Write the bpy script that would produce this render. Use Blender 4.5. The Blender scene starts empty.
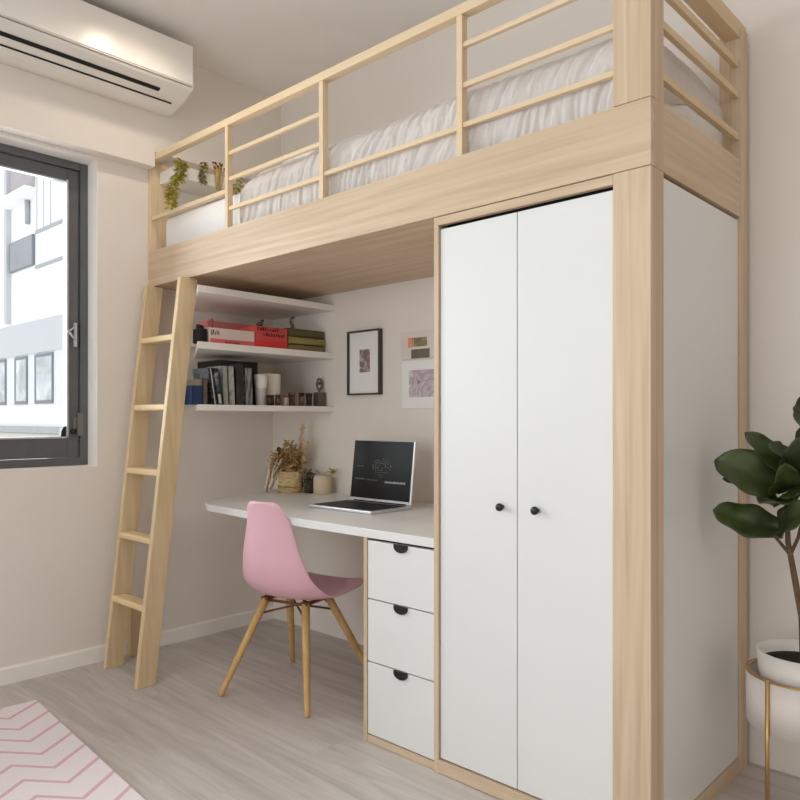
import bpy, bmesh, math, random
from mathutils import Vector, Matrix, noise
random.seed(7)
S = bpy.context.scene
COL = S.collection
R = math.radians

# ------------------------------------------------------------------ materials
def lin(c):
    out = []
    for v in c:
        v = v / 255.0
        out.append(v / 12.92 if v <= 0.04045 else ((v + 0.055) / 1.055) ** 2.4)
    return tuple(out) + (1.0,)

def new_mat(name):
    m = bpy.data.materials.new(name); m.use_nodes = True
    nt = m.node_tree
    b = nt.nodes['Principled BSDF']
    return m, nt, b

def plain(name, rgb, rough=0.5, metal=0.0, spec=0.4, var=0.04, scale=6.0, bump=0.0, bscale=60.0, coat=0.0):
    """solid colour with a slight procedural mottling"""
    m, nt, b = new_mat(name)
    N = nt.nodes; L = nt.links
    tc = N.new('ShaderNodeTexCoord')
    nz = N.new('ShaderNodeTexNoise'); nz.inputs['Scale'].default_value = scale; nz.inputs['Detail'].default_value = 3
    L.new(tc.outputs['Object'], nz.inputs['Vector'])
    rp = N.new('ShaderNodeValToRGB')
    c = lin(rgb)
    lo = tuple(max(0, v * (1 - var)) for v in c[:3]) + (1,)
    hi = tuple(min(1, v * (1 + var)) for v in c[:3]) + (1,)
    rp.color_ramp.elements[0].position = 0.3; rp.color_ramp.elements[0].color = lo
    rp.color_ramp.elements[1].position = 0.7; rp.color_ramp.elements[1].color = hi
    L.new(nz.outputs['Fac'], rp.inputs['Fac']); L.new(rp.outputs['Color'], b.inputs['Base Color'])
    b.inputs['Roughness'].default_value = rough; b.inputs['Metallic'].default_value = metal
    b.inputs['Specular IOR Level'].default_value = spec
    b.inputs['Coat Weight'].default_value = coat
    if bump > 0:
        n2 = N.new('ShaderNodeTexNoise'); n2.inputs['Scale'].default_value = bscale; n2.inputs['Detail'].default_value = 4
        L.new(tc.outputs['Object'], n2.inputs['Vector'])
        bp = N.new('ShaderNodeBump'); bp.inputs['Strength'].default_value = bump; bp.inputs['Distance'].default_value = 0.01
        L.new(n2.outputs['Fac'], bp.inputs['Height']); L.new(bp.outputs['Normal'], b.inputs['Normal'])
    return m

def wood(name, dark, light, axis, along=1.3, across=44.0, rough=0.5, contrast=1.0):
    m, nt, b = new_mat(name)
    N = nt.nodes; L = nt.links
    tc = N.new('ShaderNodeTexCoord'); mp = N.new('ShaderNodeMapping')
    sc = [across] * 3; sc['XYZ'.index(axis)] = along
    mp.inputs['Scale'].default_value = sc
    L.new(tc.outputs['Object'], mp.inputs['Vector'])
    n1 = N.new('ShaderNodeTexNoise'); n1.inputs['Scale'].default_value = 1.0; n1.inputs['Detail'].default_value = 6; n1.inputs['Distortion'].default_value = 0.6
    L.new(mp.outputs['Vector'], n1.inputs['Vector'])
    mp2 = N.new('ShaderNodeMapping'); sc2 = [across * 0.33] * 3; sc2['XYZ'.index(axis)] = along * 0.45
    mp2.inputs['Scale'].default_value = sc2; L.new(tc.outputs['Object'], mp2.inputs['Vector'])
    wv = N.new('ShaderNodeTexNoise'); wv.inputs['Scale'].default_value = 1.0; wv.inputs['Detail'].default_value = 2; wv.inputs['Distortion'].default_value = 1.5
    L.new(mp2.outputs['Vector'], wv.inputs['Vector'])
    mul = N.new('ShaderNodeMath'); mul.operation = 'MULTIPLY'; mul.inputs[1].default_value = 7.0; L.new(wv.outputs['Fac'], mul.inputs[0])
    fr = N.new('ShaderNodeMath'); fr.operation = 'PINGPONG'; fr.inputs[1].default_value = 1.0; L.new(mul.outputs[0], fr.inputs[0])
    mx = N.new('ShaderNodeMix'); mx.data_type = 'FLOAT'; mx.inputs[0].default_value = 0.13
    L.new(n1.outputs['Fac'], mx.inputs[2]); L.new(fr.outputs[0], mx.inputs[3])
    rp = N.new('ShaderNodeValToRGB')
    rp.color_ramp.elements[0].position = 0.5 - 0.28 / contrast; rp.color_ramp.elements[0].color = lin(dark)
    rp.color_ramp.elements[1].position = 0.5 + 0.22 / contrast; rp.color_ramp.elements[1].color = lin(light)
    L.new(mx.outputs[0], rp.inputs['Fac']); L.new(rp.outputs['Color'], b.inputs['Base Color'])
    b.inputs['Roughness'].default_value = rough; b.inputs['Specular IOR Level'].default_value = 0.3
    bp = N.new('ShaderNodeBump'); bp.inputs['Strength'].default_value = 0.08; bp.inputs['Distance'].default_value = 0.004
    L.new(n1.outputs['Fac'], bp.inputs['Height']); L.new(bp.outputs['Normal'], b.inputs['Normal'])
    return m

OD, OL = (184, 160, 132), (212, 190, 164)
OAK_X = wood('oak_x', OD, OL, 'X')
OAK_Y = wood('oak_y', OD, OL, 'Y')
OAK_Z = wood('oak_z', OD, OL, 'Z')
RAIL_X = wood('rail_wood_x', (212, 187, 152), (228, 206, 174), 'X', contrast=0.8)
RAIL_Y = wood('rail_wood_y', (200, 174, 138), (218, 194, 160), 'Y', contrast=0.8)
RAIL_Z = wood('rail_wood_z', (212, 187, 152), (228, 206, 174), 'Z', contrast=0.8)
PINE = wood('ladder_pine', (200, 175, 135), (222, 200, 164), 'Z', along=1.5, across=40)
PINE_X = wood('ladder_pine_x', (222, 192, 146), (236, 212, 170), 'X', contrast=0.7)
BEECH = wood('chair_beech', (188, 148, 92), (210, 174, 118), 'Z', along=4, across=60)
WALL = plain('wall_paint', (230, 223, 216), 0.85, spec=0.15, var=0.015, scale=1.5, bump=0.03, bscale=180)
CEIL = plain('ceiling_paint', (236, 233, 230), 0.9, spec=0.1, var=0.01)
REVEAL = plain('window_reveal_paint', (240, 236, 230), 0.7, spec=0.2, var=0.01)
TRIM = plain('baseboard_paint', (240, 236, 231), 0.5, var=0.01)
LAM = plain('white_laminate', (222, 223, 222), 0.38, spec=0.4, var=0.012, scale=2)
SHELFW = plain('shelf_white', (238, 235, 231), 0.45, var=0.01)
BLACK = plain('black_metal', (18, 18, 19), 0.4, spec=0.5)
BLACKP = plain('black_plastic', (24, 23, 23), 0.45)
DGREY = plain('window_aluminium', (98, 98, 101), 0.45, metal=0.2, spec=0.5, var=0.05, scale=20)
GASKET = plain('window_gasket', (190, 194, 198), 0.4, metal=0.3)
STEEL = plain('brushed_steel', (190, 190, 188), 0.35, metal=0.8)
ACW = plain('ac_plastic', (236, 232, 226), 0.28, spec=0.5, var=0.01)
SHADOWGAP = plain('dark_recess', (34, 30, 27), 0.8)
PINK = plain('pink_plastic', (228, 182, 195), 0.42, spec=0.4, var=0.02, scale=3)
BROWNM = plain('brown_bracket', (120, 78, 52), 0.5, metal=0.3)
SHEET = plain('white_cotton', (238, 237, 236), 0.9, spec=0.1, var=0.02, bump=0.15, bscale=30)
DUVET = plain('grey_white_cotton', (208, 202, 198), 0.92, spec=0.08, var=0.03, bump=0.25, bscale=26)
POTW = plain('pot_glaze', (226, 221, 216), 0.4, var=0.015)
STANDW = plain('stand_powder_coat', (226, 218, 214), 0.45, var=0.01)
BRASS = plain('brass', (196, 160, 100), 0.35, metal=0.9)
SOIL = plain('potting_soil', (34, 27, 22), 0.95, var=0.4, scale=60, bump=0.8, bscale=90)
BARK = plain('bark', (104, 84, 64), 0.9, var=0.25, scale=40, bump=0.5, bscale=80)
PAPERW = plain('mat_board', (236, 236, 235), 0.8, var=0.01)
FRAMED = plain('dark_frame_wood', (72, 62, 56), 0.5)
SILVER = plain('laptop_silver', (200, 200, 202), 0.35, metal=0.6)
KEYS = plain('laptop_keys', (46, 46, 52), 0.5)
SCREEN = plain('laptop_screen', (10, 9, 10), 0.3, spec=0.2)
UIG = plain('screen_marks', (112, 112, 112), 0.6)
UIW = plain('screen_marks_bright', (168, 168, 166), 0.6)

def multi(name, cols, scale, rough=0.7, seed=(0, 0, 0), stretch=(1, 1, 1)):
    """blotchy abstract print made of several colours"""
    m, nt, b = new_mat(name); N = nt.nodes; L = nt.links
    tc = N.new('ShaderNodeTexCoord'); mp = N.new('ShaderNodeMapping'); mp.inputs['Location'].default_value = seed; mp.inputs['Scale'].default_value = stretch
    L.new(tc.outputs['Object'], mp.inputs['Vector'])
    nz = N.new('ShaderNodeTexNoise'); nz.inputs['Scale'].default_value = scale; nz.inputs['Detail'].default_value = 4; nz.inputs['Distortion'].default_value = 1.0
    L.new(mp.outputs['Vector'], nz.inputs['Vector'])
    rp = N.new('ShaderNodeValToRGB'); cr = rp.color_ramp
    n = len(cols)
    while len(cr.elements) < n: cr.elements.new(0.5)
    for i, c in enumerate(cols):
        cr.elements[i].position = 0.3 + 0.4 * i / (n - 1); cr.elements[i].color = lin(c)
    L.new(nz.outputs['Fac'], rp.inputs['Fac']); L.new(rp.outputs['Color'], b.inputs['Base Color'])
    b.inputs['Roughness'].default_value = rough
    return m

LEAF = multi('ficus_leaf', [(36, 44, 20), (50, 61, 26), (66, 80, 36)], 7.0, 0.42)
def glass_mat():
    m = bpy.data.materials.new('window_glass'); m.use_nodes = True
    nt = m.node_tree; N = nt.nodes; L = nt.links
    for n in list(N): N.remove(n)
    out = N.new('ShaderNodeOutputMaterial'); tr = N.new('ShaderNodeBsdfTransparent'); gl = N.new('ShaderNodeBsdfGlossy')
    tr.inputs['Color'].default_value = (0.95, 0.97, 0.97, 1); gl.inputs['Roughness'].default_value = 0.02
    fr = N.new('ShaderNodeFresnel'); fr.inputs['IOR'].default_value = 1.3
    mx = N.new('ShaderNodeMixShader'); L.new(fr.outputs[0], mx.inputs[0]); L.new(tr.outputs[0], mx.inputs[1]); L.new(gl.outputs[0], mx.inputs[2])
    L.new(mx.outputs[0], out.inputs['Surface'])
    return m
GLASS = glass_mat()

def floor_mat():
    m, nt, b = new_mat('floor_laminate'); N = nt.nodes; L = nt.links
    tc = N.new('ShaderNodeTexCoord')
    br = N.new('ShaderNodeTexBrick')
    br.offset = 0.37; br.inputs['Scale'].default_value = 1.0
    br.inputs['Brick Width'].default_value = 1.35; br.inputs['Row Height'].default_value = 0.19
    br.inputs['Mortar Size'].default_value = 0.0012; br.inputs['Mortar Smooth'].default_value = 0.2
    br.inputs['Color1'].default_value = (0.25, 0.25, 0.25, 1); br.inputs['Color2'].default_value = (0.75, 0.75, 0.75, 1); br.inputs['Mortar'].default_value = (0.0, 0.0, 0.0, 1)
    L.new(tc.outputs['Object'], br.inputs['Vector'])
    mp = N.new('ShaderNodeMapping'); mp.inputs['Scale'].default_value = (1.8, 22, 1); L.new(tc.outputs['Object'], mp.inputs['Vector'])
    add = N.new('ShaderNodeVectorMath'); add.operation = 'ADD'; L.new(mp.outputs['Vector'], add.inputs[0]); L.new(br.outputs['Color'], add.inputs[1])
    nz = N.new('ShaderNodeTexNoise'); nz.inputs['Scale'].default_value = 1.0; nz.inputs['Detail'].default_value = 7; nz.inputs['Roughness'].default_value = 0.62; nz.inputs['Distortion'].default_value = 0.8
    L.new(add.outputs[0], nz.inputs['Vector'])
    rp = N.new('ShaderNodeValToRGB'); cr = rp.color_ramp
    cr.elements[0].position = 0.3; cr.elements[0].color = lin((176, 168, 163))
    cr.elements[1].position = 0.68; cr.elements[1].color = lin((206, 200, 196))
    L.new(nz.outputs['Fac'], rp.inputs['Fac'])
    mx = N.new('ShaderNodeMix'); mx.data_type = 'RGBA'; mx.blend_type = 'OVERLAY'; mx.inputs[0].default_value = 0.1
    L.new(rp.outputs['Color'], mx.inputs[6]); L.new(br.outputs['Color'], mx.inputs[7])
    L.new(mx.outputs[2], b.inputs['Base Color'])
    b.inputs['Roughness'].default_value = 0.42; b.inputs['Specular IOR Level'].default_value = 0.35
    bp = N.new('ShaderNodeBump'); bp.inputs['Strength'].default_value = 0.05; bp.inputs['Distance'].default_value = 0.003
    L.new(nz.outputs['Fac'], bp.inputs['Height']); L.new(bp.outputs['Normal'], b.inputs['Normal'])
    return m
FLOOR = floor_mat()

def rug_mat():
    """white pile with pink stepped chevrons; local x along the rug, local y measured from its long edge"""
    m, nt, b = new_mat('rug_weave'); N = nt.nodes; L = nt.links
    def M(op, a, bb=None):
        n = N.new('ShaderNodeMath'); n.operation = op
        for i, v in enumerate((a, bb)):
            if v is None: continue
            if hasattr(v, 'links'): L.new(v, n.inputs[i])
            else: n.inputs[i].default_value = v
        return n.outputs[0]
    tc = N.new('ShaderNodeTexCoord'); sp = N.new('ShaderNodeSeparateXYZ'); L.new(tc.outputs['Object'], sp.inputs[0])
    x = sp.outputs[0]; v = M('MULTIPLY', sp.outputs[1], -1.0)
    k = M('FLOOR', M('DIVIDE', v, 0.225)); r = M('SUBTRACT', v, M('MULTIPLY', k, 0.225))
    tri = M('SUBTRACT', M('MULTIPLY', M('MINIMUM', r, 0.13), 0.8), M('MULTIPLY', M('MAXIMUM', M('SUBTRACT', r, 0.13), 0.0), 1.095))
    u = M('DIVIDE', M('ADD', M('SUBTRACT', x, tri), 0.039), 0.126)
    fr = M('ABSOLUTE', M('SUBTRACT', M('SUBTRACT', u, M('FLOOR', u)), 0.5))
    line = M('LESS_THAN', fr, 0.075)
    nz = N.new('ShaderNodeTexNoise'); nz.inputs['Scale'].default_value = 160; nz.inputs['Detail'].default_value = 2; L.new(tc.outputs['Object'], nz.inputs['Vector'])
    mx = N.new('ShaderNodeMix'); mx.data_type = 'RGBA'
    L.new(line, mx.inputs[0]); mx.inputs[6].default_value = lin((238, 230, 233)); mx.inputs[7].default_value = lin((222, 184, 196))
    L.new(mx.outputs[2], b.inputs['Base Color'])
    b.inputs['Roughness'].default_value = 0.95; b.inputs['Specular IOR Level'].default_value = 0.05
    bp = N.new('ShaderNodeBump'); bp.inputs['Strength'].default_value = 0.4; bp.inputs['Distance'].default_value = 0.004
    L.new(nz.outputs['Fac'], bp.inputs['Height']); L.new(bp.outputs['Normal'], b.inputs['Normal'])
    return m
RUG = rug_mat()

# ------------------------------------------------------------------ mesh helpers
class MB:
    def __init__(self): self.bm = bmesh.new()
    def box(self, x0, x1, y0, y1, z0, z1, bev=0.0, seg=2):
        r = bmesh.ops.create_cube(self.bm, size=1.0)
        vs = r['verts']
        for v in vs:
            v.co = Vector((x0 + (v.co.x + .5) * (x1 - x0), y0 + (v.co.y + .5) * (y1 - y0), z0 + (v.co.z + .5) * (z1 - z0)))
        if bev > 0:
            es = list({e for v in vs for e in v.link_edges})
            bmesh.ops.bevel(self.bm, geom=es, offset=bev, segments=seg, affect='EDGES', profile=0.5)
        return self
    def hexa(self, lo, hi, bev=0.0):
        """prism between two quads (4 points each)"""
        a = [self.bm.verts.new(p) for p in lo]; b = [self.bm.verts.new(p) for p in hi]
        n = len(a)
        f = [self.bm.faces.new(a[::-1]), self.bm.faces.new(b)]
        for i in range(n): f.append(self.bm.faces.new((a[i], a[(i + 1) % n], b[(i + 1) % n], b[i])))
        bmesh.ops.recalc_face_normals(self.bm, faces=f)
        if bev > 0:
            es = list({e for x in f for e in x.edges})
            bmesh.ops.bevel(self.bm, geom=es, offset=bev, segments=2, affect='EDGES', profile=0.5)
        return self
    def prism(self, pts, axis, a, b, bev=0.0):
        """polygon of 2D points extruded along an axis"""
        def p3(p, t):
            if axis == 'Z': return (p[0], p[1], t)
            if axis == 'Y': return (p[0], t, p[1])
            return (t, p[0], p[1])
        return self.hexa([p3(p, a) for p in pts], [p3(p, b) for p in pts], bev)
    def tube(self, pts, rad, seg=10, caps=True):
        pts = [Vector(p) for p in pts]; n = len(pts)
        if not hasattr(rad, '__len__'): rad = [rad] * n
        rings = []
        for i, p in enumerate(pts):
            d = (pts[min(i + 1, n - 1)] - pts[max(i - 1, 0)]).normalized()
            ref = Vector((0, 0, 1)) if abs(d.z) < 0.9 else Vector((1, 0, 0))
            u = d.cross(ref).normalized(); w = d.cross(u).normalized()
            rings.append([self.bm.verts.new(p + (u * math.cos(2 * math.pi * k / seg) + w * math.sin(2 * math.pi * k / seg)) * rad[i]) for k in range(seg)])
        fs = []
        for a, b in zip(rings, rings[1:]):
            for k in range(seg): fs.append(self.bm.faces.new((a[k], a[(k + 1) % seg], b[(k + 1) % seg], b[k])))
        if caps: fs += [self.bm.faces.new(rings[0][::-1]), self.bm.faces.new(rings[-1])]
        bmesh.ops.recalc_face_normals(self.bm, faces=fs)
        for f in fs: f.smooth = True
        return self
    def lathe(self, cx, cy, prof, seg=32, closed=False):
        """profile of (radius, z) points turned round the vertical axis"""
        rings = []
        for r, z in prof:
            if r < 1e-6: rings.append([self.bm.verts.new((cx, cy, z))])
            else: rings.append([self.bm.verts.new((cx + r * math.cos(2 * math.pi * k / seg), cy + r * math.sin(2 * math.pi * k / seg), z)) for k in range(seg)])
        fs = []
        pairs = list(zip(rings, rings[1:]))
        if closed: pairs.append((rings[-1], rings[0]))
        for a, b in pairs:
            for k in range(seg):
                q = [a[k % len(a)], a[(k + 1) % len(a)], b[(k + 1) % len(b)], b[k % len(b)]]
                u = []
                for v in q:
                    if v not in u: u.append(v)
                if len(u) >= 3: fs.append(self.bm.faces.new(u))
        bmesh.ops.recalc_face_normals(self.bm, faces=fs)
        for f in fs: f.smooth = True
        return self
    def ball(self, c, r, sc=(1, 1, 1), sub=2):
        m = Matrix.Translation(c) @ Matrix.Diagonal((r * sc[0], r * sc[1], r * sc[2], 1))
        rr = bmesh.ops.create_icosphere(self.bm, subdivisions=sub, radius=1.0, matrix=m)
        for v in rr['verts']:
            for f in v.link_faces: f.smooth = True
        return self
    def grid(self, rows, smooth=True):
        """rows of points -> quads"""
        vs = [[self.bm.verts.new(p) for p in r] for r in rows]
        for i in range(len(vs) - 1):
            for j in range(len(vs[0]) - 1):
                f = self.bm.faces.new((vs[i][j], vs[i][j + 1], vs[i + 1][j + 1], vs[i + 1][j])); f.smooth = smooth
        self.last = vs
        return self
    def xf(self, M):
        bmesh.ops.transform(self.bm, matrix=M, verts=self.bm.verts); return self

def root_loc(p):
    v = Vector((0, 0, 0))
    while p is not None: v = v + p.location; p = p.parent
    return v

def obj(name, mb, mat, parent=None, label=None, local=False):
    me = bpy.data.meshes.new(name)
    bm = mb.bm
    origin = Vector((0, 0, 0))
    if parent is None:
        xs = [v.co for v in bm.verts]
        lo = [min(v[i] for v in xs) for i in range(3)]; hi = [max(v[i] for v in xs) for i in range(3)]
        origin = Vector(((lo[0] + hi[0]) / 2, (lo[1] + hi[1]) / 2, lo[2]))
        bmesh.ops.translate(bm, vec=-origin, verts=bm.verts)
    elif not local:
        bmesh.ops.translate(bm, vec=-root_loc(parent), verts=bm.verts)
    bm.to_mesh(me); bm.free()
    o = bpy.data.objects.new(name, me); COL.objects.link(o)
    o.parent = parent
    if parent is None: o.location = origin
    me.materials.append(mat)
    if label: o['label'] = label
    return o

def tag(o, label, cat, group=None):
    o['label'] = label; o['category'] = cat
    if group: o['group'] = group
    return o

def thing(name, label, cat, loc, group=None, rotz=0.0):
    o = bpy.data.objects.new(name, None); COL.objects.link(o)
    o.location = loc; o.rotation_euler = (0, 0, rotz); o.empty_display_size = 0.1
    return tag(o, label, cat, group)

def struct(name, mb, mat, parent=None):
    """setting: keeps world coordinates"""
    me = bpy.data.meshes.new(name); mb.bm.to_mesh(me); mb.bm.free()
    o = bpy.data.objects.new(name, me); COL.objects.link(o); me.materials.append(mat)
    o.parent = parent
    if parent is None: o['kind'] = 'structure'
    return o

# ------------------------------------------------------------------ room constants (metres; camera stands at x=0,y=0)
XW, YB, YF, XR = -3.27, 2.48, 1.742, -0.78      # window wall, back wall, loft front, loft right side
XE, YN, ZC = 2.0, -2.3, 2.84                    # right wall, wall behind the viewer, ceiling
WY0, WY1, WZ0, WZ1 = -1.75, 1.497, 0.882, 2.272  # window opening
XB, ZB = -3.2, 2.285                            # shallow bulkhead above the window

struct('floor', MB().box(XW - .25, XE + .2, YN - .2, YB + .2, -.06, 0), FLOOR)
struct('ceiling', MB().box(XW - .25, XE + .2, YN - .2, YB + .2, ZC, ZC + .08), CEIL)
wl = MB()
wl.box(XW - .25, XW, YN - .2, WY0, 0, ZC).box(XW - .25, XW, WY1, YB + .2, 0, ZC)
wl.box(XW - .25, XW, WY0, WY1, 0, WZ0).box(XW - .25, XW, WY0, WY1, WZ1, ZC)
wl.box(XW - .001, XB, YN, 1.739, ZB, ZC).box(XW - .001, XB, 1.739, YB, 2.354, ZC)
struct('wall_left', wl, WALL)
struct('wall_back', MB().box(XW, XE + .2, YB, YB + .2, 0, ZC), WALL)
struct('wall_right', MB().box(XE, XE + .2, YN - .2, YB, 0, ZC), WALL)
FX0, FX1, FZ0, FZ1 = -2.2, 0.4, 0.25, 2.5       # added unseen opening behind the viewer, placed for fill light
wn = MB()
wn.box(XW, FX0, YN - .2, YN, 0, ZC).box(FX1, XE, YN - .2, YN, 0, ZC).box(FX0, FX1, YN - .2, YN, 0, FZ0).box(FX0, FX1, YN - .2, YN, FZ1, ZC)
struct('wall_front', wn, WALL)
bb = MB()
bb.prism([(XW, 0), (XW + .014, 0), (XW + .014, .062), (XW + .009, .07), (XW, .07)], 'Y', YN, YB)
struct('baseboard_left', bb, TRIM)
# painted reveal lining of the window
rv = MB()
rv.box(XW - .10, XW + .001, WY1 - .004, WY1 + .0005, WZ0, WZ1).box(XW - .10, XW + .001, WY0, WY1 - .004, WZ0 - .0005, WZ0 + .004)
rv.box(XW - .10, XW + .001, WY0, WY1 - .004, WZ1 - .004, WZ1 + .0005)
struct('trim_1', rv, REVEAL)

def window_unit():
    w = bpy.data.objects.new('window_1', None); COL.objects.link(w); w['kind'] = 'structure'
    x0, x1 = -3.44, -3.36
    m = MB()
    y0, y1, z0, z1 = WY0, WY1 - .004, WZ0 + .004, WZ1 - .004
    t = .034
    m.box(x0, x1, y1 - t, y1, z0, z1, .003).box(x0, x1, y0, y0 + t, z0, z1, .003)
    m.box(x0, x1, y0 + t, y1 - t, z0, z0 + t, .003).box(x0, x1, y0 + t, y1 - t, z1 - t, z1, .003)
    ym = .30
    m.box(x0, x1, ym - .03, ym + .03, z0 + t, z1 - t, .003)
    struct('window_frame', m, DGREY, w)
    for (a, b, h) in ((ym + .03, y1 - t, True), (y0 + t, ym - .03, False)):
        s = MB(); xs0, xs1 = -3.43, -3.372
        sw = .050; bw = .088
        a += .003; b -= .003
        zz0, zz1 = z0 + t + .003, z1 - t - .003
        s.box(xs0, xs1, b - sw, b, zz0, zz1, .003).box(xs0, xs1, a, a + sw, zz0, zz1, .003)
        s.box(xs0, xs1, a + sw, b - sw, zz0, zz0 + bw, .003).box(xs0, xs1, a + sw, b - sw, zz1 - sw, zz1, .003)
        sash = struct('sash', s, DGREY, w)
        g = MB(); q = .007
        ga, gb, gz0, gz1 = a + sw, b - sw, zz0 + bw, zz1 - sw
        g.box(-3.40, -3.366, gb - q, gb + .001, gz0, gz1).box(-3.40, -3.366, ga, ga + q, gz0, gz1).box(-3.40, -3.366, ga, gb, gz0 - .001, gz0 + q).box(-3.40, -3.38, ga, gb, gz1 - q, gz1)
        gk = struct('glazing_bead', g, GASKET, sash)
        p = struct('pane', MB().box(-3.408, -3.402, ga, gb, gz0, gz1), GLASS, sash)
        if h:
            k = MB()
            yk = b - .02
            k.box(-3.372, -3.356, yk - .006, yk + .006, 1.425, 1.535, .002)
            k.tube([(-3.36, yk, 1.52), (-3.352, yk - .034, 1.492)], .004, 6).tube([(-3.36, yk, 1.455), (-3.352, yk - .034, 1.492)], .005, 6)
            k.ball((-3.352, yk - .036, 1.492), .008, sub=1)
            struct('window_catch', k, GASKET, sash)
            k = MB()
            k.box(-3.372, -3.354, b - .012, b + .016, 1.02, 1.125, .003)
            k.box(-3.372, -3.362, b - .028, b - .012, 1.05, 1.105, .002)
            struct('corner_bracket', k, plain('bracket_grey', (118, 116, 112), 0.4, metal=0.4), sash)
            k = MB().ball((-3.368, b - .028, 1.04), .013, sub=2)
            struct('bracket_knob', k, BLACK, sash)
            k = MB().prism([(gb - .03, gz0 + .007), (gb - .007, gz0 + .007), (gb - .007, gz0 + .055), (gb - .02, gz0 + .048), (gb - .028, gz0 + .03)], 'X', -3.398, -3.375)
            struct('corner_stop', k, BLACK, sash)
window_unit()
# invented window behind the viewer, holds the fill light: frame and pane only
w2 = bpy.data.objects.new('fill_window', None); COL.objects.link(w2); w2['kind'] = 'structure'
m = MB(); yy0, yy1 = YN - .12, YN - .06
for a, b in ((FX0, FX0 + .05), (FX1 - .05, FX1), (-.93, -.87)): m.box(a, b, yy0, yy1, FZ0, FZ1)
m.box(FX0, FX1, yy0, yy1, FZ0, FZ0 + .05).box(FX0, FX1, yy0, yy1, FZ1 - .05, FZ1)
struct('window_frame', m, DGREY, w2)
struct('pane', MB().box(FX0 + .05, FX1 - .05, YN - .095, YN - .09, FZ0 + .05, FZ1 - .05), GLASS, w2)

# ------------------------------------------------------------------ building across the street
def building():
    b = thing('building', 'white office building with horizontal bands of windows seen outside the window', 'building', (-16, 7, -4))
    white = plain('facade_white', (236, 236, 234), .8, var=.02, scale=.5)
    grey = plain('facade_grey', (196, 197, 200), .8, var=.03, scale=.5)
    mauve = plain('facade_mauve', (176, 168, 172), .8)
    wfr = plain('far_window_frame', (120, 124, 130), .5)
    wgl = multi('far_window_glass', [(130, 134, 140), (176, 180, 184), (220, 222, 224)], 1.4, .3)
    beige = plain('facade_beige', (206, 200, 190), .85)
    line = plain('facade_joint', (168, 170, 172), .8)
    YY = 6.0
    obj('facade', MB().box(-24, -9, YY, YY + 2, -4, 14), white, b)
    obj('spandrel_band', MB().box(-24, -9, YY - .06, YY + .02, 2.45, 3.12), grey, b)
    obj('window_pier_band', MB().box(-24, -9, YY - .03, YY + .02, 1.38, 2.45), plain('facade_pale_grey', (220, 221, 222), .8), b)
    obj('base_band', MB().box(-24, -9, YY - .03, YY + .02, -1.5, .78), beige, b)
    obj('sill_line', MB().box(-24, -9, YY - .1, YY + .02, .80, .93, .01), line, b)
    for x in (-22.2, -20.2, -18.4, -17.01, -15.9, -14.1, -12.6):
        wd = .7 if abs(x + 17.01) < .01 else (.92 if abs(x + 15.9) < .01 else .86)
        f = obj('window', MB().box(x, x + wd, YY - .06, YY + .02, 1.4, 2.42, .01), wfr, b)
        obj('pane', MB().box(x + .13, x + wd - .03, YY - .065, YY - .03, 1.47, 2.35), wgl, f)
    f = obj('window', MB().box(-17.32, -16.0, YY - .05, YY + .02, 4.3, 4.94), wfr, b)
    obj('pane', MB().box(-17.26, -16.04, YY - .056, YY - .02, 4.32, 4.92), plain('far_blind', (150, 150, 156), .6, var=.08, scale=2), f)
    obj('upper_panel', MB().box(-17.42, -16.01, YY - .04, YY + .02, 5.95, 8.4), mauve, b)
    obj('balcony', MB().box(-17.42, -16.0, YY - .22, YY + .02, 5.70, 5.93, .02), white, b)
    obj('downpipe', MB().tube([(-16.3, YY - .05, 5.2), (-16.3, YY - .05, 5.72)], .05, 8), line, b)
    obj('cornice', MB().box(-17.5, -17.36, YY - .1, YY + .02, 3.2, 9), grey, b)
    for z in (4.97, 4.245):
        obj('facade_joint', MB().box(-15.95, -9, YY - .02, YY + .02, z - .04, z + .03), line, b)
    for x in (-15.9, -15.55, -15.2):
        obj('facade_groove', MB().box(x - .02, x + .02, YY - .015, YY + .02, 5.0, 9), grey, b)
building()

# ------------------------------------------------------------------ loft bed
ZBB, ZBT, ZRT = 1.726, 1.894, 2.338
bed = thing('loft_bed', 'light oak loft bed frame with guard rails above the desk and wardrobe', 'bed', (-2.0, 2.1, 0))
obj('front_beam', MB().box(XW + .002, XR, YF, YF + .024, ZBB, ZBT, .0015), OAK_X, bed)
obj('side_beam', MB().box(XR - .026, XR - .002, YF + .0765, YB - .036, ZBB, 1.903, .0015), OAK_Y, bed)
cp = MB()
cp.box(-.881, XR, YF, YF + .076, 0, ZBB - .0015, .002).box(-.881, XR, YF + .0245, YF + .076, ZBB - .0015, ZBT + .0015).box(-.881, XR, YF, YF + .076, ZBT + .0015, ZRT, .002)
obj('corner_post', cp, OAK_Z, bed)
obj('back_post', MB().box(-.845, XR, YB - .092, YB - .03, 0, ZRT - .02, .0015), OAK_Z, bed)
for x0, x1 in ((-2.629, -2.608), (-2.029, -2.007), (-1.393, -1.371)):
    obj('guard_post', MB().box(x0, x1, YF + .002, YF + .028, ZBT, 2.320, .0015), RAIL_Z, bed)
obj('end_post', MB().box(XW + .002, -3.245, YF, YF + .115, ZBT, 2.319, .0015), RAIL_Z, bed)
obj('end_post', MB().box(XW + .002, -3.247, YB - .14, YB - .035, ZBT, 2.337, .0015), RAIL_Z, bed)
obj('top_rail', MB().box(XW + .002, -.882, YF, YF + .034, 2.320, ZRT + .012, .0015), RAIL_X, bed)
obj('top_rail', MB().box(XR - .05, XR - .002, YF + .077, YB - .036, 2.282, ZRT - .004, .0015), RAIL_Y, bed)
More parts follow.
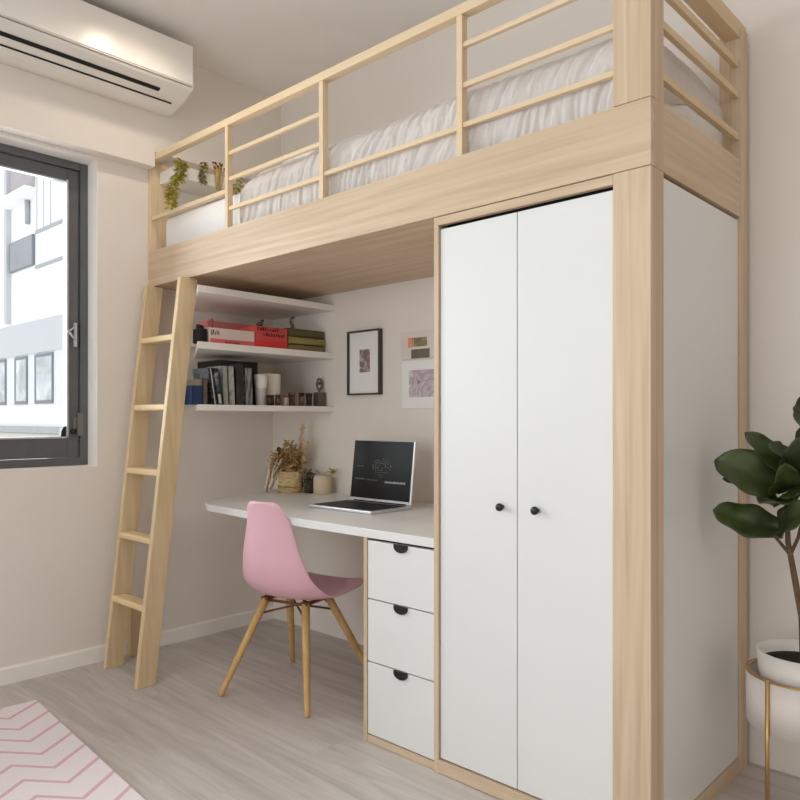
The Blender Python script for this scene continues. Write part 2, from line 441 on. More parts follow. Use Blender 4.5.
for a, b, zs in ((-2.608, -2.029, (2.206, 2.098, 1.975)), (-2.007, -1.393, (1.983,)), (-1.371, -.882, (2.228, 2.106, 1.986))):
    for z in zs:
        obj('guard_rail', MB().box(a, b, YF + .006, YF + .021, z - .008, z + .007, .001), RAIL_X, bed)
obj('guard_rail', MB().box(XW + .03, -2.630, YF + .004, YF + .026, 2.042, 2.060, .001), RAIL_X, bed)
for z in (2.205, 2.11, 1.978):
    obj('guard_rail', MB().box(XR - .022, XR - .006, YF + .077, YB - .036, z - .013, z + .008, .001), RAIL_Y, bed)
obj('bed_deck', MB().box(XW + .003, XR - .028, YF + .0245, YB - .004, ZBB + .002, ZBB + .022), OAK_X, bed)
obj('bed_deck_support', MB().box(XW + .003, XR - .028, YF + .0245, YB - .004, ZBB + .024, 1.88), OAK_X, bed)

# mattress, bedding
mt = MB().box(-3.225, -.835, 1.799, 2.425, 1.88, 2.060, .03, 4)
for f in mt.bm.faces: f.smooth = True
tag(obj('mattress', mt, SHEET), 'white mattress lying inside the loft bed frame', 'mattress')

def duvet():
    prof = [(1.784, 1.905), (1.780, 1.95), (1.778, 2.0), (1.782, 2.05), (1.797, 2.09), (1.83, 2.122), (1.89, 2.148), (1.96, 2.165), (2.05, 2.177), (2.15, 2.180), (2.25, 2.172), (2.33, 2.148), (2.39, 2.11), (2.425, 2.068), (2.432, 2.0)]
    P = []
    for i in range(len(prof) - 1):
        for t in range(6):
            f = t / 6; P.append((prof[i][0] * (1 - f) + prof[i + 1][0] * f, prof[i][1] * (1 - f) + prof[i + 1][1] * f))
    P.append(prof[-1])
    arc = [0.0]
    for a, b in zip(P, P[1:]): arc.append(arc[-1] + math.hypot(b[0] - a[0], b[1] - a[1]))
    nx = 360; x0, x1 = -2.58, -.833
    rows = []
    for i in range(nx + 1):
        x = x0 + (x1 - x0) * i / nx
        end = min(1, (x1 - x) / .06, (x - x0) / .10)
        end = max(0, end) ** .5
        row = []
        for j, (y, z) in enumerate(P):
            a = arc[j]
            wx = noise.noise(Vector((x * 4, a * 4, 7))) * .05
            u = x - a * .30 + wx                      # creases lean across the hanging side
            r1 = (1 - abs(noise.noise(Vector((u * 24, a * 3.6, 1.7))))) ** 6
            r2 = (1 - abs(noise.noise(Vector((u * 52 + 5, a * 8, 4.1))))) ** 6
            lowf = noise.noise(Vector((x * 3.1, a * 3.0, 2.2)))
            d = -.004 + lowf * .007 - r1 * .008 - r2 * .0042 + noise.noise(Vector((u * 80, a * 22, 3))) * .0012
            d += .006
            ln = max(1e-6, math.hypot(y - 2.1, z - 1.98)); ny, nz2 = (y - 2.1) / ln, (z - 1.98) / ln
            yy = y + ny * d; zz = z + nz2 * d
            if z > 2.05: zz = 2.05 + (zz - 2.05) * (.25 + .75 * end)
            if a < .16: yy = min(yy, 1.793)
            if 1.80 < y < 2.40: zz = max(zz, 2.068)
            row.append((x, max(yy, 1.774), max(zz, 1.903)))
        rows.append(row)
    mb = MB().grid(rows)
    vs = mb.last
    for k in (0, -1):
        c = mb.bm.verts.new((rows[k][0][0] + (-.006 if k == 0 else .002), 2.1, 2.0))
        for a, b in zip(vs[k], vs[k][1:]): mb.bm.faces.new((a, b, c) if k else (b, a, c))
    bmesh.ops.recalc_face_normals(mb.bm, faces=mb.bm.faces)
    return mb
tag(obj('duvet', duvet(), DUVET), 'crumpled pale grey duvet spread over the loft bed mattress', 'bedding')

def pillow(cx, cy, cz, L, W, H, rz, tilt):
    mb = MB(); n = 18; rows_t, rows_b = [], []
    for sgn, rows in ((1, rows_t), (-1, rows_b)):
        for i in range(n + 1):
            r = []
            for j in range(n + 1):
                u, v = -1 + 2 * i / n, -1 + 2 * j / n
                h = (max(0, 1 - u ** 4) * max(0, 1 - v ** 4)) ** .5
                pin = 1 - .07 * (u * u) * (1 - v * v) * 0 - .06 * (1 - abs(u * v))
                wr = noise.noise(Vector((u * 2.6, v * 2.6, 4 + sgn))) * .018
                r.append(Vector((u * L / 2 * pin, v * W / 2 * pin, sgn * h * H / 2 + (wr * h if sgn > 0 else 0))))
            rows.append(r)
    mb.grid(rows_t); mb.grid(rows_b)
    bmesh.ops.remove_doubles(mb.bm, verts=mb.bm.verts, dist=1e-5)
    bmesh.ops.recalc_face_normals(mb.bm, faces=mb.bm.faces)
    mb.xf(Matrix.Translation((cx, cy, cz)) @ Matrix.Rotation(rz, 4, 'Z') @ Matrix.Rotation(tilt, 4, 'Y'))
    return mb
tag(obj('pillow', pillow(-2.38, 2.03, 2.108, .46, .40, .12, 0, R(-7)), SHEET), 'white pillow at the window end of the loft bed', 'pillow')

# wall shelf above the mattress with hanging greenery
hs = thing('wall_shelf', 'short white shelf on the wall inside the loft bed', 'shelf', (-3.15, 2.05, 2.15))
obj('board', MB().box(XW + .001, -3.08, 1.79, 2.20, 2.222, 2.28, .002), SHELFW, hs)

GREEN = multi('trailing_leaves', [(140, 134, 34), (178, 168, 58), (204, 192, 96)], 30, .7)
DRYG = multi('dried_grass', [(120, 116, 52), (158, 146, 78), (186, 172, 110)], 26, .8)
STRAW = multi('straw_bunch', [(176, 150, 88), (204, 178, 116), (150, 104, 66)], 22, .85)
def leaf_quad(mb, p, d, L, W, up):
    d = Vector(d).normalized(); s = d.cross(Vector(up)).normalized(); n = s.cross(d)
    p = Vector(p)
    a = [p, p + d * L * .5 + s * W / 2 + n * W * .15, p + d * L, p + d * L * .5 - s * W / 2 + n * W * .15]
    v = [mb.bm.verts.new(x) for x in a]
    mb.bm.faces.new(v)
def rnd(a): return random.uniform(-a, a)
def trailing(x, y, z0, z1, sway, n, lw, rad):
    mb = MB(); path = []
    for i in range(9):
        t = i / 8; path.append(Vector((x + sway[0] * t, y + sway[1] * t + .006 * math.sin(t * 7), z0 + (z1 - z0) * t)))
    st = MB().tube(path, .002, 5)
    for i in range(n):
        t = random.random(); k = min(7, int(t * 8)); p = path[k].lerp(path[k + 1], t * 8 - k)
        a = random.uniform(0, 6.283)
        d = Vector((math.cos(a), math.sin(a), random.uniform(-.9, .35)))
        leaf_quad(mb, p + d * rad * random.random() * .5, d, lw * random.uniform(.7, 1.3), lw * .55, (rnd(.4), rnd(.4), 1))
    return st, mb
def trail_thing(name, label, cat, args, mat, group=None):
    st, lv = trailing(*args)
    t = thing(name, label, cat, (args[0], args[1], args[3]), group)
    obj('stem', st, GREEN, t); obj('leaves', lv, mat, t)
trail_thing('trailing_plant', 'yellow-green trailing vine hanging from the shelf over the mattress', 'plant', (-3.055, 1.795, 2.295, 2.062, (.03, -.075), 230, .030, .024), GREEN)
trail_thing('dried_bunch', 'olive dried leaf bunch hanging on the front of the loft shelf', 'dried flowers', (-3.068, 1.915, 2.325, 2.222, (0, 0), 110, .022, .014), DRYG)
def straw_bunch():
    t = thing('straw_bunch', 'straw bunch with reddish tips beside the olive bunch on the loft shelf', 'dried flowers', (-3.066, 2.0, 2.2))
    mb = MB(); tips = MB()
    for i in range(26):
        a = random.uniform(0, 6.28); r = random.random()
        b = Vector((-3.066 + .008 * math.cos(a) * r, 2.0 + .014 * math.sin(a) * r, 2.205)); e = b + Vector((rnd(.012), rnd(.02), random.uniform(.10, .13)))
        mb.tube([b, (b + e) / 2 + Vector((rnd(.003), rnd(.003), 0)), e], .0022, 5)
        tips.ball(e, random.uniform(.004, .007), sub=1)
    obj('stems', mb, STRAW, t); obj('seed_heads', tips, plain('rusty_seed', (120, 70, 52), .9), t)
straw_bunch()
st, lv = trailing(-3.07, 2.10, 2.29, 2.20, (.01, 0), 40, .036, .022)
t = thing('leafy_sprig', 'small bright green sprig hanging from the right end of the loft shelf', 'plant', (-3.07, 2.10, 2.20))
obj('stem', st, GREEN, t); obj('leaves', lv, GREEN, t)

# ------------------------------------------------------------------ wardrobe
wd = thing('wardrobe', 'tall white two-door wardrobe with oak edging under the loft bed', 'wardrobe', (-1.13, 2.1, 0))
ca = MB()
ca.box(-1.4815, -1.463, YF + .001, YB - .03, 0, 1.7235, .001)
obj('side_panel', ca, OAK_Z, wd)
obj('header', MB().box(-1.463, -.8815, YF + .001, YF + .02, 1.698, 1.7235, .001), OAK_X, wd)
obj('plinth', MB().box(-1.463, -.8815, YF + .001, YF + .02, .002, .042, .001), OAK_X, wd)
obj('carcass', MB().box(-1.462, -.8825, YF + .045, YB - .035, .01, 1.71), SHADOWGAP, wd, label='dark inside of the wardrobe behind the door gaps')
obj('end_panel', MB().box(-.8815, XR - .008, YF + .078, YB - .094, .046, 1.716, .001), LAM, wd, label='large white side panel')
obj('side_plinth', MB().box(-.8815, XR, YF + .078, YB - .094, .0, .044, .001), OAK_Y, wd)
for a, b, kx in ((-1.4605, -1.1785, -1.228), (-1.1758, -.8845, -1.110)):
    d = obj('door', MB().box(a, b, YF + .008, YF + .026, .047, 1.686, .0012), LAM, wd)
    k = MB()
    k.tube([(kx, YF + .0085, .845), (kx, YF - .004, .845)], [.006, .005], 12)
    k.tube([(kx, YF - .002, .845), (kx, YF - .005, .845), (kx, YF - .011, .845), (kx, YF - .014, .845)], [.006, .0115, .0115, .009], 18)
    obj('knob', k, BLACK, d, label='round black knob')

# ------------------------------------------------------------------ desk and drawers
def rounded(pts, idx, r, n=6):
    out = []
    for i, p in enumerate(pts):
        if i not in idx: out.append(p); continue
        a = Vector(pts[i - 1]); b = Vector(pts[(i + 1) % len(pts)]); q = Vector(p)
        s = q + (a - q).normalized() * r; e = q + (b - q).normalized() * r
        for k in range(n + 1):
            t = k / n; out.append(tuple(s * (1 - t) ** 2 + q * 2 * t * (1 - t) + e * t * t))
    return out
dp = rounded([(-1.4825, YB - .002), (-3.17, YB - .002), (-2.915, 1.825), (-2.80, 1.772), (-2.5, YF + .004), (-1.4825, YF + .004)], (2,), .05)
tag(obj('desktop', MB().prism(dp, 'Z', .695, .725, .002), LAM), 'white cantilevered desktop with a rounded free end', 'desk')
dr = thing('drawer_cabinet', 'white three-drawer cabinet with oak edges under the desktop', 'drawers', (-1.63, 2.1, 0))
c = MB().box(-1.801, -1.7845, YF + .006, YB - .03, 0, .694, .001)
obj('side_panel', c, OAK_Z, dr)
obj('plinth', MB().box(-1.7845, -1.4825, YF + .008, YF + .03, .001, .026, .001), OAK_X, dr)
obj('carcass', MB().box(-1.784, -1.4835, YF + .03, YB - .03, .027, .692), SHADOWGAP, dr, label='dark inside showing in the gaps between drawers')
for z0, z1 in ((.490, .686), (.277, .486), (.030, .273)):
    d = obj('drawer_front', MB().box(-1.783, -1.4845, YF + .009, YF + .027, z0, z1, .001), LAM, dr)
    pts = [(-1.628 - .030, z1 + .001)] + [(-1.628 - .030 * math.cos(t * math.pi / 10) , z1 - .006 - .019 * math.sin(t * math.pi / 10)) for t in range(11)] + [(-1.628 + .030, z1 + .001)]
    obj('finger_pull', MB().prism(pts, 'Y', YF + .003, YF + .0092), BLACKP, d, label='black half-moon finger pull')

# ------------------------------------------------------------------ shelves over the desk
def shelf(z1, th, label):
    tag(obj('wall_shelf', MB().prism([(-2.768, 1.70), (-2.768, YB - .001), (XW + .001, YB - .001), (XW + .001, 1.99)], 'Z', z1 - th, z1, .0015), SHELFW), label, 'shelf', 'white wall shelves under the loft')
shelf(1.672, .03, 'topmost white wall shelf, empty, right under the loft deck')
shelf(1.430, .03, 'middle white wall shelf carrying the red box and olive books')
shelf(1.160, .026, 'lowest white wall shelf carrying the row of books and white vases')

# things on the middle shelf (front edge at x = -2.78)
ZM, ZL = 1.430, 1.160
t = thing('jar', 'black jar with a knobbly lid left of the white box', 'jar', (-2.86, 1.77, ZM))
obj('body', MB().box(-2.895, -2.83, 1.752, 1.79, ZM, ZM + .066, .006), BLACKP, t)
obj('lid', MB().tube([(-2.862, 1.771, ZM + .066), (-2.862, 1.771, ZM + .074)], .018, 14).tube([(-2.862, 1.755, ZM + .08), (-2.862, 1.785, ZM + .076)], .007, 8), BLACK, t)
t = thing('storage_box', 'low white box with a pink base stripe and dark lettering on middle shelf', 'box', (-2.92, 1.92, ZM))
obj('body', MB().box(-3.02, -2.83, 1.797, 2.04, ZM, ZM + .074, .002), plain('box_white', (222, 208, 202), .6), t)
obj('base_stripe', MB().box(-3.021, -2.8285, 1.803, 2.0405, ZM + .0005, ZM + .026, .001), plain('box_pink', (226, 112, 116), .6), t)
L = MB()
for y, z0, z1, dy in ((1.806, .040, .064, 0), (1.812, .043, .062, .004), (1.82, .044, .066, -.003), (1.827, .042, .060, .004), (1.836, .044, .064, .004), (1.845, .042, .058, 0)):
    L.hexa([(-2.8305, y, ZM + z0), (-2.8305, y + .003, ZM + z0), (-2.829, y + .003, ZM + z0), (-2.829, y, ZM + z0)], [(-2.8305, y + dy, ZM + z1), (-2.8305, y + .003 + dy, ZM + z1), (-2.829, y + .003 + dy, ZM + z1), (-2.829, y + dy, ZM + z1)])
obj('lettering', L, BLACKP, t)
L = MB()
for k in range(9): L.box(-2.8285, -2.8275, 1.88 + k * .009, 1.884 + k * .009, ZM + .008, ZM + .008 + random.uniform(.006, .011))
obj('lettering', L, plain('dark_red_print', (120, 30, 34), .6), t)
tag(obj('storage_box', MB().box(-3.12, -3.03, 1.915, 2.20, ZM, ZM + .135, .003), plain('box_dusty_pink', (206, 128, 128), .7)), 'taller dusty pink box behind the low white box', 'box')
t = thing('figurine', 'slim dark pink figurine standing on the low white box', 'figurine', (-2.86, 1.83, ZM + .074))
obj('body', MB().lathe(-2.86, 1.83, [(0, ZM + .074), (.008, ZM + .074), (.006, ZM + .09), (.0075, ZM + .105), (.004, ZM + .118), (0, ZM + .12)], 12), plain('dark_pink', (150, 74, 76), .6), t)
t = thing('storage_box', 'bright red box with black lettering right of the white box', 'box', (-2.92, 2.14, ZM))
obj('body', MB().box(-3.02, -2.829, 2.044, 2.232, ZM, ZM + .103, .002), plain('box_red', (206, 78, 76), .55), t)
obj('lower_half', MB().box(-3.021, -2.8282, 2.0438, 2.2325, ZM + .0005, ZM + .040, .001), plain('box_bright_red', (222, 62, 60), .55), t, label='brighter red lower half')
L = MB()
for row, (ya, z, n) in enumerate(((2.055, .082, 9), (2.09, .058, 10))):
    for k in range(n):
        y = ya + k * .0145
        if y > 2.22: break
        h = random.uniform(.008, .018); w = random.uniform(.003, .009)
        L.box(-2.8295, -2.8275, y, y + w, ZM + z, ZM + z + h)
        if k % 2: L.box(-2.8295, -2.8275, y, y + .012, ZM + z + h * .5, ZM + z + h * .5 + .003)
obj('lettering', L, BLACKP, t)
t = thing('figurine', 'small dark bird figurine standing on the red box', 'figurine', (-2.87, 2.10, ZM + .103))
obj('body', MB().ball((-2.87, 2.10, ZM + .118), .013, (1, 1.3, .9)).ball((-2.87, 2.113, ZM + .135), .008).tube([(-2.87, 2.088, ZM + .12), (-2.87, 2.075, ZM + .112)], [.005, .002], 6), plain('figurine_dark', (84, 66, 58), .6), t)
obj('leg', MB().tube([(-2.87, 2.10, ZM + .1032), (-2.87, 2.10, ZM + .112)], .003, 6), BROWNM, t)
for i, (c, h, dx, lab) in enumerate((((132, 122, 84), .034, 0, 'bottom book of the olive stack on the middle shelf'), ((148, 140, 84), .036, .004, 'middle pale olive book of the stack on the middle shelf'), ((92, 88, 52), .040, -.002, 'top dark olive book of the stack on the middle shelf'))):
    z = ZM + (0, .0345, .071)[i]
    t = thing('book', lab, 'book', (-2.93, 2.35, z), 'olive books stacked on the middle shelf')
    obj('cover', MB().box(-3.03, -2.83 + dx, 2.238, 2.472, z, z + .004, .001).box(-3.03, -2.83 + dx, 2.238, 2.472, z + h - .004, z + h, .001).box(-2.834 + dx, -2.83 + dx, 2.238, 2.472, z, z + h, .001), plain('book_olive', c, .75, var=.12, scale=25), t)
    obj('pages', MB().box(-3.025, -2.835 + dx, 2.243, 2.468, z + .004, z + h - .004), plain('paper_aged', tuple(v + 22 for v in c), .9), t)
t = thing('figurine', 'grey hooked ornament standing on top of the olive books', 'figurine', (-2.9, 2.32, ZM + .111))
obj('body', MB().tube([(-2.9, 2.32, ZM + .1112), (-2.9, 2.318, ZM + .135), (-2.9, 2.308, ZM + .155), (-2.9, 2.315, ZM + .172), (-2.9, 2.335, ZM + .178)], [.010, .009, .007, .008, .004], 10), plain('ornament_grey', (110, 98, 88), .6), t)

# books on the lowest shelf
def book(y0, y1, h, x, depth, lean, col, label, title=None, mat=None, z=ZL):
    t = thing('book', label, 'book', (x - depth / 2, (y0 + y1) / 2, z), 'books standing on the lowest shelf')
    w = y1 - y0
    def sh(mb):
        for v in mb.bm.verts:
            v.co.y += lean * (v.co.z - z)
        return mb
    k = .0025
    cv = MB().box(x - depth, x, y0, y0 + k, z, z + h).box(x - depth, x, y1 - k, y1, z, z + h).box(x - k, x, y0, y1, z, z + h)
    obj('cover', sh(cv), mat or plain('book_cover', col, .6, var=.15, scale=18), t)
    obj('pages', sh(MB().box(x - depth + .004, x - k, y0 + k, y1 - k, z + .0, z + h - .004)), plain('paper', (206, 198, 188), .9), t)
    if title:
        lm = MB()
        for a, b, ww, *_c in title:
            lm.box(x - .0005, x + .0012, y0 + w * (.5 - ww / 2), y0 + w * (.5 + ww / 2), z + h * a, z + h * b)
        obj('spine_label', sh(lm), plain('spine_print', title[0][3] if len(title[0]) > 3 else (210, 208, 202), .6), t)
def tl(col, *parts): return None
t = None
book(1.712, 1.762, .083, -2.825, .12, 0, (34, 58, 98), 'short blue book at the window end of the lowest shelf')
book(1.764, 1.790, .112, -2.83, .13, 0, (112, 96, 80), 'short brown book beside the short blue book')
stripe = multi('spine_mixed', [(20, 18, 20), (52, 72, 90), (24, 22, 24), (150, 146, 140)], 16, .5)
stripe2 = multi('spine_mixed_dark', [(24, 20, 20), (40, 34, 32), (70, 84, 98), (176, 172, 168)], 14, .5, (3, 1, 2))
greyc = multi('spine_grey', [(128, 130, 128), (158, 160, 158), (108, 108, 106)], 12, .6)
grey2 = multi('spine_grey_pale', [(140, 140, 138), (176, 176, 172), (100, 98, 96)], 15, .6, (2, 0, 5))
dark = multi('spine_charcoal', [(30, 28, 27), (44, 40, 39), (62, 58, 56)], 12, .6, (2, 0, 5))
pin = multi('spine_striped', [(44, 40, 40), (150, 148, 146), (60, 56, 54), (166, 164, 160)], 20, .6, (1, 5, 2), (1, 3, .3))
book(1.817, 1.838, .163, -2.828, .13, -.16, None, 'leftmost of the two leaning multicoloured books on the lowest shelf', mat=stripe, title=((.02, .98, .2, (206, 200, 192)),))
book(1.840, 1.866, .163, -2.826, .13, -.16, None, 'leaning dark and blue book touching the pale grey book', mat=stripe2, title=((.05, .3, .5, (200, 196, 190)),))
book(1.871, 1.899, .176, -2.83, .13, -.05, None, 'grey book next to the leaning multicoloured books', mat=greyc)
book(1.901, 1.933, .176, -2.828, .13, -.05, None, 'paler grey book left of the charcoal book', mat=grey2)
book(1.938, 1.984, .188, -2.83, .13, -.03, None, 'thick charcoal book in the middle of the lowest shelf', mat=dark)
book(1.988, 2.030, .172, -2.826, .13, -.04, None, 'thick striped grey book right of the charcoal book', mat=pin)
tag(obj('document_case', MB().box(-3.16, -2.97, 1.94, 2.16, ZL, ZL + .215, .003), plain('case_black', (38, 34, 33), .55)), 'tall black case standing behind the grey books', 'box')
# white vases
v = MB().lathe(-2.855, 2.094, [(0, ZL), (.022, ZL), (.027, ZL + .075), (.033, ZL + .148), (.031, ZL + .148), (.024, ZL + .01), (0, ZL + .01)], 28)
tag(obj('vase', v, plain('vase_white', (228, 222, 216), .5)), 'slim tapered white vase next to the books', 'vase')
v = MB().lathe(-2.905, 2.188, [(0, ZL), (.046, ZL), (.048, ZL + .006), (.048, ZL + .15), (.044, ZL + .157), (.040, ZL + .155), (.040, ZL + .01), (0, ZL + .01)], 32)
tag(obj('vase', v, plain('canister_white', (226, 219, 212), .5)), 'wide white cylinder vase behind the small brown bottles', 'vase')
def bottle(x, y, r, h, col, capcol, label, neck=.5):
    t = thing('bottle', label, 'bottle', (x, y, ZL), 'small brown bottles on the lowest shelf')
    obj('body', MB().lathe(x, y, [(0, ZL), (r, ZL), (r, ZL + h * .68), (r * neck, ZL + h * .78), (0, ZL + h * .78)], 18), plain('bottle_glass', col, .3, var=.2, scale=30), t)
    obj('cap', MB().lathe(x, y, [(0, ZL + h * .78), (r * neck * 1.25, ZL + h * .78), (r * neck * 1.25, ZL + h), (0, ZL + h)], 16), plain('bottle_cap', capcol, .5), t)
bottle(-2.81, 2.115, .018, .05, (52, 36, 28), (46, 32, 26), 'dark brown bottle in front of the tapered vase', .8)
bottle(-2.80, 2.153, .014, .052, (94, 62, 42), (60, 44, 36), 'amber bottle between the two white vases', .75)
bottle(-2.80, 2.20, .013, .055, (176, 160, 142), (128, 92, 66), 'pale bottle in front of the cylinder vase', .6)
bottle(-2.83, 2.258, .017, .068, (88, 70, 56), (100, 82, 68), 'squat brown bottle just right of the cylinder vase', .85)
bottle(-2.83, 2.322, .015, .066, (112, 82, 60), (48, 34, 28), 'brown bottle with dark cap, second right of the cylinder vase', .8)
bottle(-2.83, 2.368, .015, .066, (50, 38, 32), (58, 44, 38), 'very dark straight bottle left of the ring ornament', .95)
t = thing('figurine', 'dark block ornament with a ring on top at the end of lowest shelf', 'figurine', (-2.84, 2.445, ZL))
obj('base', MB().box(-2.862, -2.818, 2.422, 2.468, ZL, ZL + .072, .003), plain('ornament_base', (98, 88, 78), .7), t)
rg = [(-2.84, 2.445 + .016 * math.cos(a * math.pi / 8), ZL + .113 + .028 * math.sin(a * math.pi / 8)) for a in range(-4, 13)]
obj('ring', MB().tube(rg, .006, 8).tube([(-2.84, 2.445, ZL + .072), (-2.84, 2.445, ZL + .085)], .006, 8), plain('ornament_ring', (108, 96, 86), .6), t)
obj('head', MB().ball((-2.84, 2.445, ZL + .118), .009), plain('ornament_head', (92, 80, 70), .6), t)

# ------------------------------------------------------------------ things on the desk
ZD = .725
def weave(name, a, b):
    m, nt, bs = new_mat(name); N = nt.nodes; Lk = nt.links
    tc = N.new('ShaderNodeTexCoord'); mp = N.new('ShaderNodeMapping'); mp.inputs['Scale'].default_value = (1, 1, 6); Lk.new(tc.outputs['Object'], mp.inputs['Vector'])
    nz = N.new('ShaderNodeTexNoise'); nz.inputs['Scale'].default_value = 40; Lk.new(mp.outputs['Vector'], nz.inputs['Vector'])
    rp = N.new('ShaderNodeValToRGB'); rp.color_ramp.elements[0].color = lin(a); rp.color_ramp.elements[1].color = lin(b); rp.color_ramp.elements[0].position = .35; rp.color_ramp.elements[1].position = .65
    Lk.new(nz.outputs['Fac'], rp.inputs['Fac']); Lk.new(rp.outputs['Color'], bs.inputs['Base Color']); bs.inputs['Roughness'].default_value = .9
    return m
bx, by = -2.945, 2.345
t = thing('basket', 'round straw basket holding dried brown flowers on the desk corner', 'basket', (bx, by, ZD))
obj('bowl', MB().lathe(bx, by, [(0, ZD), (.062, ZD), (.064, ZD + .03), (.061, ZD + .06), (.063, ZD + .108), (.058, ZD + .108), (.056, ZD + .012), (0, ZD + .012)], 30), weave('straw_weave', (170, 142, 96), (214, 190, 146)), t)
obj('band', MB().lathe(bx, by, [(.0635, ZD + .026), (.0665, ZD + .028), (.0665, ZD + .034), (.0635, ZD + .036)], 30), weave('straw_band', (140, 112, 70), (184, 154, 106)), t)
obj('filling', MB().lathe(bx, by, [(0, ZD + .085), (.055, ZD + .085)], 24), plain('dry_filling', (98, 76, 50), .95, var=.3, scale=50), t)
t = thing('dried_flowers', 'bushy tan dried flowers and pale plume rising from the straw basket', 'dried flowers', (bx, by, ZD + .086))
fl = MB(); stems = MB()
for i in range(520):
    a = random.uniform(0, 6.28); r = .085 * random.random() ** .5
    p = Vector((bx - .015 + r * math.cos(a) * .9, min(by + r * math.sin(a) * .8, 2.455), ZD + .10 + random.random() ** .8 * .15 * (1.15 - r / .13)))
    d = Vector((rnd(1), rnd(1), random.uniform(-.2, 1)))
    leaf_quad(fl, p, d, random.uniform(.018, .040), random.uniform(.008, .016), (rnd(1), rnd(1), .3))
for i in range(22):
    a = random.uniform(0, 6.28)
    b = Vector((bx + .03 * math.cos(a), by + .03 * math.sin(a), ZD + .087)); e = b + Vector((rnd(.04), rnd(.03), random.uniform(.08, .16)))
    stems.tube([b, (b + e) / 2, e], .0015, 5)
obj('stems', stems, STRAW, t); obj('flower_heads', fl, multi('dried_brown', [(112, 82, 50), (164, 128, 80), (192, 160, 112)], 40, .9), t)
pl = MB()
for k in range(3):
    x0, y0 = bx + (.02, .035, .05)[k], by + .02
    top = Vector((bx + (.045, .03, .075)[k], by + .045, ZD + (.34, .27, .25)[k])); b = Vector((x0, y0, ZD + .088))
    pl.tube([b, b.lerp(top, .5) + Vector((-.006, 0, 0)), top], [.0025, .002, .001], 6)
    for i in range(130):
        f = random.uniform(.35, 1.0); p = b.lerp(top, f)
        d = Vector((rnd(1), rnd(.8), random.uniform(.4, 1.4)))
        leaf_quad(pl, p, d, random.uniform(.014, .034), .005, (rnd(1), rnd(1), .2))
obj('plume', pl, multi('plume_cream', [(176, 150, 106), (208, 186, 146), (222, 204, 168)], 40, .9), t, label='pale feathery plume')
# twisted pale driftwood bunch left of the basket
t = thing('twig_bunch', 'pale twisted twigs with a dark bud leaning left of the basket', 'dried flowers', (-3.03, 2.27, ZD))
tw = MB()
for i in range(11):
    b = Vector((-3.03 + rnd(.022), 2.262 + rnd(.012), ZD)); b.z = ZD + .003
    pts = [b]
    for s in range(5):
        pts.append(pts[-1] + Vector((.008 + rnd(.013), .006 + rnd(.01), .034)))
    tw.tube(pts, [.005, .006, .0055, .005, .004, .002], 6)
obj('twigs', tw, plain('bleached_twig', (222, 208, 186), .85, var=.15, scale=60), t)
hb = MB()
for i in range(150):
    p = Vector((-3.0 + rnd(.034), 2.29 + rnd(.03), ZD + .155 + rnd(.05)))
    leaf_quad(hb, p, (rnd(1), rnd(1), rnd(1) + .3), .022, .009, (rnd(1), rnd(1), 1))
obj('dry_blossom', hb, multi('dry_blossom', [(176, 140, 92), (204, 172, 124), (146, 112, 72)], 50, .9), t)
obj('bud', MB().ball((-2.985, 2.30, ZD + .218), .012, (1, 1, 1.1)).tube([(-2.99, 2.295, ZD + .15), (-2.985, 2.30, ZD + .21)], .002, 5), plain('dark_bud', (84, 62, 34), .9), t)
# dark dried pot, small cream jar, sprig
t = thing('pot', 'small dark pot of dusky dried leaves right of the basket', 'pot', (-2.85, 2.395, ZD))
obj('bowl', MB().lathe(-2.85, 2.395, [(0, ZD), (.03, ZD), (.034, ZD + .07), (.03, ZD + .07), (.026, ZD + .01), (0, ZD + .01)], 20), plain('dark_clay', (66, 54, 44), .8), t)
lf = MB()
for i in range(120):
    a = random.uniform(0, 6.28); r = random.random() * .035
    leaf_quad(lf, (-2.85 + r * math.cos(a), 2.395 + r * math.sin(a), ZD + random.uniform(.03, .115)), (math.cos(a), math.sin(a), random.uniform(-1, .6)), random.uniform(.02, .036), .012, (rnd(.5), rnd(.5), 1))
obj('leaves', lf, multi('dusky_leaves', [(58, 50, 40), (94, 82, 66), (140, 128, 110)], 40, .9), t)
t = thing('jar', 'small cream ceramic jar with a green sprig beside the laptop', 'jar', (-2.765, 2.40, ZD))
obj('body', MB().lathe(-2.765, 2.40, [(0, ZD), (.040, ZD), (.045, ZD + .004), (.045, ZD + .075), (.039, ZD + .092), (.026, ZD + .096), (.024, ZD + .09), (0, ZD + .09)], 28), plain('cream_glaze', (208, 192, 166), .55, var=.06, scale=20), t)
sg = MB()
for i in range(26): leaf_quad(sg, (-2.71 + rnd(.016), 2.415 + rnd(.014), ZD + .092 + random.random() * .026), (rnd(1), rnd(1), random.uniform(0, 1)), .022, .013, (rnd(.4), rnd(.4), 1))
sg.tube([(-2.765, 2.40, ZD + .09), (-2.735, 2.41, ZD + .112), (-2.71, 2.415, ZD + .104)], .002, 5)
obj('sprig', sg, GREEN, t, label='green sprig drooping over the jar')

